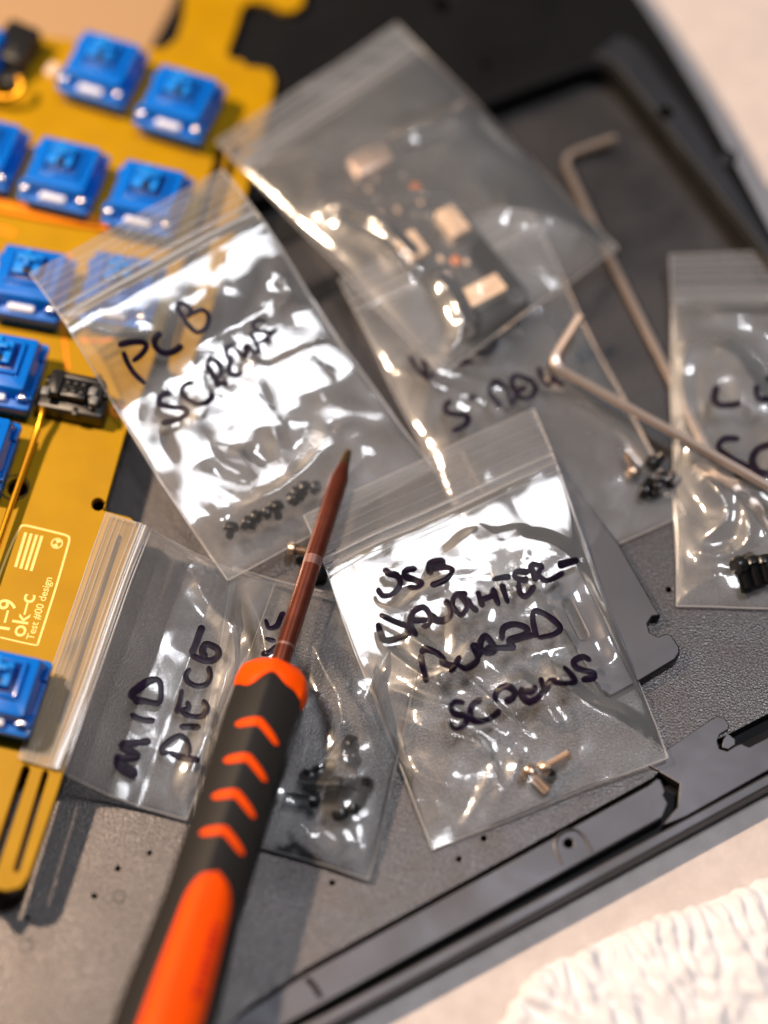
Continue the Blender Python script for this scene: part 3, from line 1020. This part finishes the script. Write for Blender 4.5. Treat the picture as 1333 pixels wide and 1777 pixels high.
# ---- bag d, front and sharp
bagD = Bag([(528, 905), (925, 718), (1158, 1312), (752, 1475)], (4.4, 5.0, 2.2, 1.0), 4.2, 205,
           [([(925, 1185), (1050, 1260), (1150, 1305)], 1.5, 4, 5), ([(960, 1180), (985, 1240), (1000, 1300)], 1.0, 2, 5), ([(700, 1255), (770, 1290), (840, 1310)], .9, 3, 4), ([(850, 1430), (880, 1370), (905, 1310)], 1.1, 3, 3),
            ([(840, 1225), (900, 1200), (960, 1260), (990, 1300)], 1.3, 3, 5), ([(600, 1085), (690, 1150), (790, 1240)], .8, 2, 3), ([(620, 1110), (720, 1060), (800, 1000)], .9, 3, 5), ([(735, 1190), (780, 1180), (830, 1130)], 1.2, 2, 5),
            ([(700, 1330), (740, 1390), (770, 1450)], 1.0, 3, 5), ([(825, 1290), (850, 1340), (870, 1400)], .9, 2, 4), ([(690, 1260), (720, 1350), (800, 1380)], .9, 3, 3), ([(760, 990), (900, 960), (1000, 985)], 1.1, 4, 6),
            ([(1040, 1060), (1075, 1130), (1100, 1200)], .8, 3, 5), ([(640, 1030), (760, 990), (850, 930)], .8, 3, 3), ([(690, 1100), (800, 1190), (950, 1310)], .7, 1.6, 2.2), ([(1000, 990), (1040, 1080), (1090, 1180)], .8, 2, 4), ([(780, 1470), (830, 1400), (850, 1340)], .8, 2, 3), ([(660, 1200), (760, 1240), (900, 1290)], .6, 1.6, 2)], .17, .55, 11, .42, sag=drop(4.7, 1.6, [(0, 7.0), (.16, 6.9), (.22, 6.2), (.32, 4.7), (.46, 3.2), (.7, 2.3), (1, 1.4)]), fm='filmc')
B2 = (640, 950, .315)
bagD.build('clear bag in sharp focus marked USB DAUGHTER-BOARD SCREWS', [
    (B2, [[(85, 115), (110, 145), (160, 160), (172, 210), (125, 262), (75, 265), (47, 225)], [(265, 120), (212, 125), (197, 158), (250, 180), (290, 198), (262, 220), (212, 220)],
          [(320, 90), (332, 120), (345, 155)], [(320, 88), (385, 72), (410, 92), (350, 115), (430, 112), (460, 132), (420, 180), (338, 210)]], 1.05),
    (B2, [[(45, 420), (65, 470), (85, 512), (140, 510), (225, 470), (205, 435), (130, 405), (60, 370)], [(265, 490), (230, 430), (245, 360), (300, 332), (335, 370), (332, 425), (290, 437)], [(235, 402), (280, 405), (325, 398)],
          [(345, 365), (365, 400), (410, 405), (450, 375), (445, 325), (415, 292)], [(545, 262), (485, 262), (462, 310), (500, 372), (530, 355), (540, 310), (490, 255)], [(545, 275), (565, 325), (603, 355)],
          [(600, 240), (615, 300), (635, 330)], [(612, 292), (650, 280), (695, 262)], [(682, 222), (700, 280), (718, 325)], [(680, 180), (730, 170), (785, 162)], [(732, 200), (750, 260), (768, 312)],
          [(885, 140), (820, 135), (800, 160), (840, 182), (880, 175)], [(822, 190), (835, 255), (870, 268), (915, 210)], [(888, 92), (905, 140), (925, 190)], [(890, 90), (955, 108), (932, 150), (985, 185), (1075, 138)], [(1040, 105), (1100, 85), (1158, 70)]], 1.1),
    (B2, [[(283, 590), (300, 670), (322, 748)], [(283, 590), (312, 560), (370, 578), (408, 612), (405, 635), (470, 648), (500, 595)], [(440, 685), (475, 650), (500, 600)],
          [(490, 645), (535, 668), (600, 620), (572, 550), (585, 540), (625, 590)], [(610, 610), (618, 520), (648, 492), (692, 560), (660, 580), (620, 562)], [(640, 555), (720, 555), (812, 550)],
          [(735, 515), (740, 450), (800, 425), (870, 447), (858, 482), (775, 512), (800, 545)], [(780, 520), (850, 495), (930, 480)], [(925, 500), (905, 410), (912, 352), (980, 375), (1055, 440), (1020, 480), (930, 500)]], 1.15),
    (B2, [[(530, 862), (482, 850), (452, 875), (472, 918), (540, 932), (530, 972), (490, 1002), (460, 992), (450, 960)], [(625, 838), (572, 868), (560, 920), (580, 955), (655, 950), (728, 898)],
          [(700, 855), (702, 800), (750, 765), (802, 792), (790, 835), (745, 850)], [(850, 770), (838, 812), (880, 852), (930, 832), (955, 790)], [(850, 792), (900, 795), (920, 760)],
          [(945, 715), (970, 795), (1000, 735), (1040, 745), (1090, 750), (1138, 738), (1110, 695), (1072, 655)], [(1225, 628), (1180, 605), (1130, 630), (1150, 668), (1230, 690), (1240, 715), (1170, 735)]], 1.05)],
    nu=210, nv=260)


# ------------------------------------------------------------------ small board inside bag b
ZD = 6.6
ub = thing('daughter_board', at(750, 400, ZD), 'small black circuit board with pale connectors inside the top bag', 'circuit board')
plate('board_panel', [(604, 300), (692, 252), (716, 262), (912, 500), (920, 528), (900, 545), (840, 585), (812, 592), (790, 575), (612, 330)], [circle(897, 516, 8, 14), circle(808, 575, 8, 14)], ZD, ZD + 1.2, M['pcbblack'], ub, .08)
zt = ZD + 1.22
bx = dirpx((610, 330), (790, 570), zt)
b = MB()
b.rbox(at(643, 282, zt + 1.5), (5.2, 8.2, 3.0), .9, bx, .3)
b.build('usb_connector', M['shell'], ub)
for (px, py, sx, sy) in ((786, 388, 7.0, 4.2), (716, 430, 6.2, 4.2), (837, 510, 4.4, 9.0)):
    b = MB()
    b.rbox(at(px, py, zt + 1.3), (sx, sy, 2.6), .3, bx, .25)
    ax_ = bx if sx > sy else np.array([-bx[1], bx[0], 0])
    for k in range(-3, 4):
        b.box(at(px, py, zt + 2.0) + ax_ * k * 1.0 + np.array([0, 0, .5]), (.35, .5, .9), bx)
    b.build('connector', M['ivory'], ub)
for (px, py) in ((897, 516), (808, 575)):
    b = MB()
    b.ring(at(px, py, zt), .95, 1.75, .15)
    b.build('screw_pad', M['pin'], ub)
r = random.Random(4)
for k, (px, py) in enumerate([(640, 330), (655, 345), (668, 335), (660, 372), (700, 305), (710, 345), (730, 352), (722, 372), (700, 395), (690, 365), (745, 375), (762, 405), (765, 450), (780, 475), (800, 470), (810, 455), (770, 495), (676, 312), (650, 310), (735, 335), (712, 320)]):
    b = MB()
    b.rbox(at(px, py, zt + .35), (r.uniform(.9, 1.7), r.uniform(.7, 1.1), .7), .12, bx, .1)
    b.build('component', M[['ivory', 'pin', 'black'][k % 3]], ub)
for (px, py, s_) in ((722, 326, 2.0), (792, 452, 1.9)):
    b = MB()
    b.rbox(at(px, py, zt + .5), (s_, s_ * .8, 1.0), .2, bx, .15)
    b.build('component', M['copper'], ub)
b = MB()
b.rbox(at(690, 345, zt + .4), (3.4, 3.4, .8), .1, bx, .1)
b.build('chip', M['black'], ub)


# ------------------------------------------------------------------ screws
def screw(p, q, zp, zq, d, hd, m, label, group, washer=False):
    """head at pixel p, tip at pixel q"""
    A, B = at(*p, zp), at(*q, zq)
    v = B - A
    L = np.linalg.norm(v)
    v = v / L
    hl = hd * .42
    o = thing('screw', (A + B) / 2 - np.array([0, 0, d / 2]), label, 'screw', group)
    b = MB()
    b.lathe([(-.02, hd * .18), (0, hd * .40), (hl * .3, hd * .48), (hl, hd * .5), (hl + .02, d * .4)], A, v, 18)
    b.build('head', m, o)
    b = MB()
    pr = []
    n = int((L - hl) / .2)
    for k in range(n):
        s_ = hl + k * .2
        pr.append((s_, d / 2 * (1.0 if k % 2 else .82)))
    pr.append((L, d * .3))
    b.lathe(pr, A, v, 14)
    b.build('shank', m, o)
    b = MB()
    b.lathe([(-.03, hd * .22), (.0, hd * .22)], A, v, 6)
    b.build('socket', M['black'], o)
    return o


r = random.Random(11)
gl = 'black screw piled in the bag under the screwdriver'
for (p, q) in (((555, 1392), (492, 1384)), ((545, 1352), (580, 1322)), ((595, 1425), (575, 1358)), ((612, 1418), (603, 1350)), ((633, 1352), (622, 1412)), ((578, 1372), (592, 1415)),
               ((598, 1290), (622, 1300)), ((620, 1310), (600, 1322)), ((528, 1358), (562, 1330)), ((590, 1352), (570, 1420))):
    screw(p, q, 2.3 + r.random(), 2.0 + r.random(), 2.3, 3.9, M['blackm'], gl, 'black screws under the screwdriver')
gl = 'tiny black screw in the row at the foot of the PCB SCREWS bag'
for (p, q) in (((402, 908), (398, 935)), ((435, 893), (452, 905)), ((458, 882), (468, 900)), ((478, 872), (484, 902)), ((505, 852), (528, 868)), ((524, 838), (530, 862)), ((540, 845), (556, 850)), ((420, 905), (444, 915)), ((515, 862), (500, 872))):
    screw(p, q, 4.6 + r.random(), 4.2, 1.7, 3.0, M['blackm'], gl, 'tiny black screws in the PCB SCREWS bag')
gl = 'black screw in the small heap below the long hex key'
for (p, q) in (((1128, 808), (1150, 790)), ((1110, 850), (1140, 858)), ((1150, 850), (1120, 832)), ((1140, 830), (1170, 838))):
    screw(p, q, 2.2 + r.random(), 2.0, 1.9, 3.2, M['blackm'], gl, 'black screws below the long hex key')
screw((1102, 828), (1086, 788), 2.4, 2.6, 1.6, 3.0, M['brass'], 'pale coppery screw standing out of the heap below the hex key', None)
screw((1172, 826), (1142, 838), 2.6, 2.6, 1.7, 3.0, M['pin'], 'bright silvery screw lying against the bag at the right edge', None)
screw((912, 1332), (952, 1373), 3.6, 2.2, 2.0, 3.2, M['brass'], 'brassy screw pointing to the lower right in the sharp bag', None)
screw((938, 1338), (990, 1308), 3.4, 3.6, 1.9, 3.0, M['brass'], 'brassy screw pointing to the upper right in the sharp bag', None)
screw((948, 1345), (966, 1330), 2.6, 3.0, 1.9, 3.2, M['blackm'], 'dark screw between the two brassy screws in the sharp bag', None)
screw((500, 952), (548, 960), 3.2, 3.2, 2.0, 3.0, M['brass'], 'pale screw half hidden behind the copper screwdriver blade', None)
screw((552, 1005), (548, 965), 2.4, 2.4, 2.4, 4.2, M['blackm'], 'fat dark screw beneath the copper screwdriver blade', None)
gl = 'ribbed black standoff in the bag at the right edge'
for k, (p, q) in enumerate((((1285, 978), (1300, 1028)), ((1303, 968), (1318, 1022)), ((1322, 965), (1335, 1015)), ((1340, 970), (1352, 1020)), ((1276, 985), (1308, 968)))):
    screw(p, q, 3.0 + .3 * k, 2.4, 3.0, 3.8, M['blackm'], gl, 'black standoffs in the bag at the right edge')


# ------------------------------------------------------------------ hex keys
def hexkey(name, pts, r_, label):
    P = [np.array(at(x, y, z)) for x, y, z in pts]
    # rounded bend at the second point
    a, c, d = P[0], P[1], P[2]
    ra = 3.2
    t0 = c + (a - c) / np.linalg.norm(a - c) * ra
    t1 = c + (d - c) / np.linalg.norm(d - c) * ra
    arc = [(1 - t) ** 2 * t0 + 2 * t * (1 - t) * c + t * t * t1 for t in np.linspace(0, 1, 9)]
    path = [a] + arc + P[2:]
    b = MB()
    b.tube(path, r_, 6)
    o = b.build(name, M['steel'], None, angle=30)
    return tag(o, label, 'hex key', 'bent steel hex keys')


hexkey('hex_key', [(1068, 240, 3.0), (976, 273, 1.6), (1060, 450, 1.5), (1232, 790, 1.4)], .92, 'long steel hex key lying on the dark tray floor with its end under a bag')
hexkey('hex_key', [(1008, 548, 9.0), (955, 632, 5.6), (1180, 757, 6.2), (1420, 893, 6.6)], 1.0, 'small steel hex key resting across two clear bags')

# ------------------------------------------------------------------ screwdriver
sd = thing('screwdriver', at(400, 1400, 0), 'screwdriver with black and orange handle and a copper coloured blade', 'screwdriver')
T = at(605, 780, 8.0)
Eh = at(274, 1815, 11.0)
dv = Eh - T
LT = np.linalg.norm(dv)
dv /= LT
sx_ = np.cross(dv, np.array([0, 0, 1.]))
sx_ /= np.linalg.norm(sx_)                       # to the side
sy_ = np.cross(sx_, dv)                          # upwards
if sy_[2] < 0:
    sy_ = -sy_
# side that shows to the right of the picture is positive
if sx_[0] < 0:
    sx_ = -sx_


def ax_at(py):
    """length along the screwdriver axis whose image row is py"""
    lo, hi = -20.0, LT + 60
    for _ in range(50):
        m_ = (lo + hi) / 2
        if proj(T + dv * m_)[1] < py:
            lo = m_
        else:
            hi = m_
    return lo


sc0 = ax_at(1168)
b = MB()
b.lathe([(ax_at(808), 1.05), (ax_at(832), 1.75), (ax_at(968), 1.75)], T, dv, 24)
b.lathe([(ax_at(983), 1.75), (sc0 + 3, 1.75)], T, dv, 24)
b.build('blade', M['blade'], sd)
b = MB()
b.lathe([(ax_at(968), 1.755), (ax_at(983), 1.755)], T, dv, 24)
b.lathe([(ax_at(1120), 1.756), (ax_at(1124), 1.756)], T, dv, 24)
b.build('worn_band', M['bladewear'], sd)
b = MB()
P = []
for s_, wx_, wy_ in ((0, .62, .30), (ax_at(795), .85, .55), (ax_at(808), 1.05, 1.05)):
    P.append([T + dv * s_ + sx_ * wx_ * math.cos(t) + sy_ * wy_ * math.sin(t) for t in np.linspace(0, 2 * math.pi, 16, endpoint=False)])
b.grid(np.array(P), True)
b.f.append(tuple(range(16)))
b.build('tip', M['tip'], sd)


def hr(s, th):
    """handle radius at length s behind the collar and angle th (0 = right, 90 = up)"""
    base = np.interp(s, [0, 1.5, 4, 10, 25, 45, 60, 80, 110], [5.2, 6.3, 6.9, 7.2, 7.1, 7.3, 8.6, 9.6, 9.6])
    # rounded hexagon
    a = np.mod(th + math.pi / 6, math.pi / 3) - math.pi / 6
    hexr = np.cos(math.pi / 6) / np.cos(a)
    return base * (.45 + .55 * hexr) * .97


def HP(s, th, off=0.0):
    rr = hr(s, th) + off
    return T + dv * (sc0 + s) + sx_ * rr * math.cos(th) + sy_ * rr * math.sin(th)


def patch(bd, fn, n, m_):
    P = np.array([[fn(i / (n - 1), j / (m_ - 1)) for j in range(m_)] for i in range(n)])
    bd.grid(P)


TH = np.linspace(0, 2 * math.pi, 96, endpoint=False)
b = MB()
b.grid(np.array([[HP(s, t) for t in TH] for s in np.linspace(1.2, 104, 70)]), True)
b.f.append(tuple(range(96)))
b.f.append(tuple(reversed(range(b.n - 96, b.n))))
b.build('grip', M['hgrip'], sd, angle=60)
# scalloped orange collar
b = MB()
rows = []
for k in range(14):
    f = k / 13
    row = []
    for t in TH:
        s_end = 4.6 + 1.5 * math.sin(t * 3 + .6) + .5 * math.sin(t * 7)
        s_ = -.4 + f * (s_end + .4)
        off = .55 * (1 - .8 * f ** 6) - .9 * max(0, (.18 - f) / .18) ** 2
        row.append(HP(max(s_, -.3), t, off) + dv * min(0, s_))
    rows.append(row)
b.grid(np.array(rows), True)
b.f.append(tuple(reversed(range(96))))
b.build('collar', M['horange'], sd, angle=60)
# chevron inlays
for py in (1283, 1345, 1407, 1470):
    s0 = ax_at(py) - sc0
    b = MB()

    def chev(i, j):
        # j along the chevron from left to right over the top, i across its width
        th = math.radians(120 - 76 * j)
        bend = max(0.0, .5 - j) * 2.2 + max(0.0, j - .5) * 5.0
        w = .82 * math.sqrt(max(0, 1 - abs(2 * j - 1) ** 6) + .02)
        edge = .18 * (1 - (2 * i - 1) ** 4)
        return HP(s0 + bend - .6 + (i - .5) * 2 * w, th, .04 + edge)
    patch(b, chev, 9, 26)
    b.build('chevron', M['horange'], sd, angle=80)
# long orange inlay
s0 = ax_at(1532) - sc0
b = MB()


def inlay(i, j):
    L_ = 58.0
    s_ = s0 + L_ * i
    half = math.radians(36) * min(1, math.sqrt(max(0, 1 - max(0, (1 - (s_ - s0) / 6.5)) ** 2)) + .001)
    th = math.radians(74) + half * (1 - 2 * j)
    return HP(s_, th, .05 + .45 * (1 - abs(2 * j - 1) ** 4))


patch(b, inlay, 60, 24)
b.build('inlay', M['horange'], sd, angle=80)
b = MB()
for k in range(9):
    s_ = ax_at(1612) - sc0 + k * 1.5

    def mark(i, j, s_=s_):
        return HP(s_ + i * (1.15 if k % 3 else .8), math.radians(62 - 13 * j), .56)
    patch(b, mark, 3, 5)
b.build('handle_lettering', M['hmark'], sd)

# ------------------------------------------------------------------ white gathered cloth at the lower right
edge = smooth([(840, 1830), (872, 1768), (925, 1690), (1000, 1655), (1075, 1618), (1150, 1588), (1225, 1566), (1290, 1540), (1360, 1508), (1470, 1450)], 22)
EP = np.array([at(x, y, ZT) for x, y in edge])
n = len(EP)
tg = np.gradient(EP, axis=0)
tg /= np.linalg.norm(tg, axis=1)[:, None]
nr = np.stack([tg[:, 1], -tg[:, 0], 0 * tg[:, 0]], 1)
dl = np.r_[0, np.cumsum(np.linalg.norm(np.diff(EP, axis=0), axis=1))]
rows = []
for k in range(90):
    q = (k / 89) ** 1.2 * 52
    wob = .8 * perlin(dl / 2.1, 0 * dl + 3, 300) * max(0, 1 - q / 8)
    P = EP + nr * (q - wob)[:, None]
    x = dl / 3.0 + .5 * perlin(dl / 9, 0 * dl + q / 9, 301) + .5 * perlin(dl / 5, 0 * dl + q / 6, 306)
    rid = .5 - np.abs(perlin(x, 0 * dl + q / 18, 302)) * 2
    fine = .5 - np.abs(perlin((P[:, 0] * .9 + P[:, 1] * .45) / 5.5, (P[:, 1] * .9 - P[:, 0] * .45) / 17, 303)) * 2
    big = perlin(P[:, 0] / 16, P[:, 1] / 16, 304)
    z = 1.6 * min(1, q / 1.5) + 3.0 * (1 - math.exp(-q / 12)) + 3.4 * rid * min(1, q / 3) * (.35 + .65 * math.exp(-q / 7)) + 1.5 * fine + 1.5 * (.5 - np.abs(perlin(P[:, 0] / 7, P[:, 1] / 9, 309)) * 2) * min(1, q / 8) + 1.0 * (.5 - np.abs(perlin(P[:, 0] / 3 + P[:, 1] / 9, P[:, 1] / 4, 310)) * 2) * min(1, q / 8) + 0 * min(1, q / 6) + 1.4 * big * min(1, q / 8)
    P[:, 2] = ZT + np.maximum(.05, z)
    rows.append(P)
b = MB()
b.grid(np.array(rows))
cl = b.build('crinkled_cloth', M['cloth'], None, angle=180)
tag(cl, 'white crinkled cloth with gathered edge on the pale table', 'cloth')
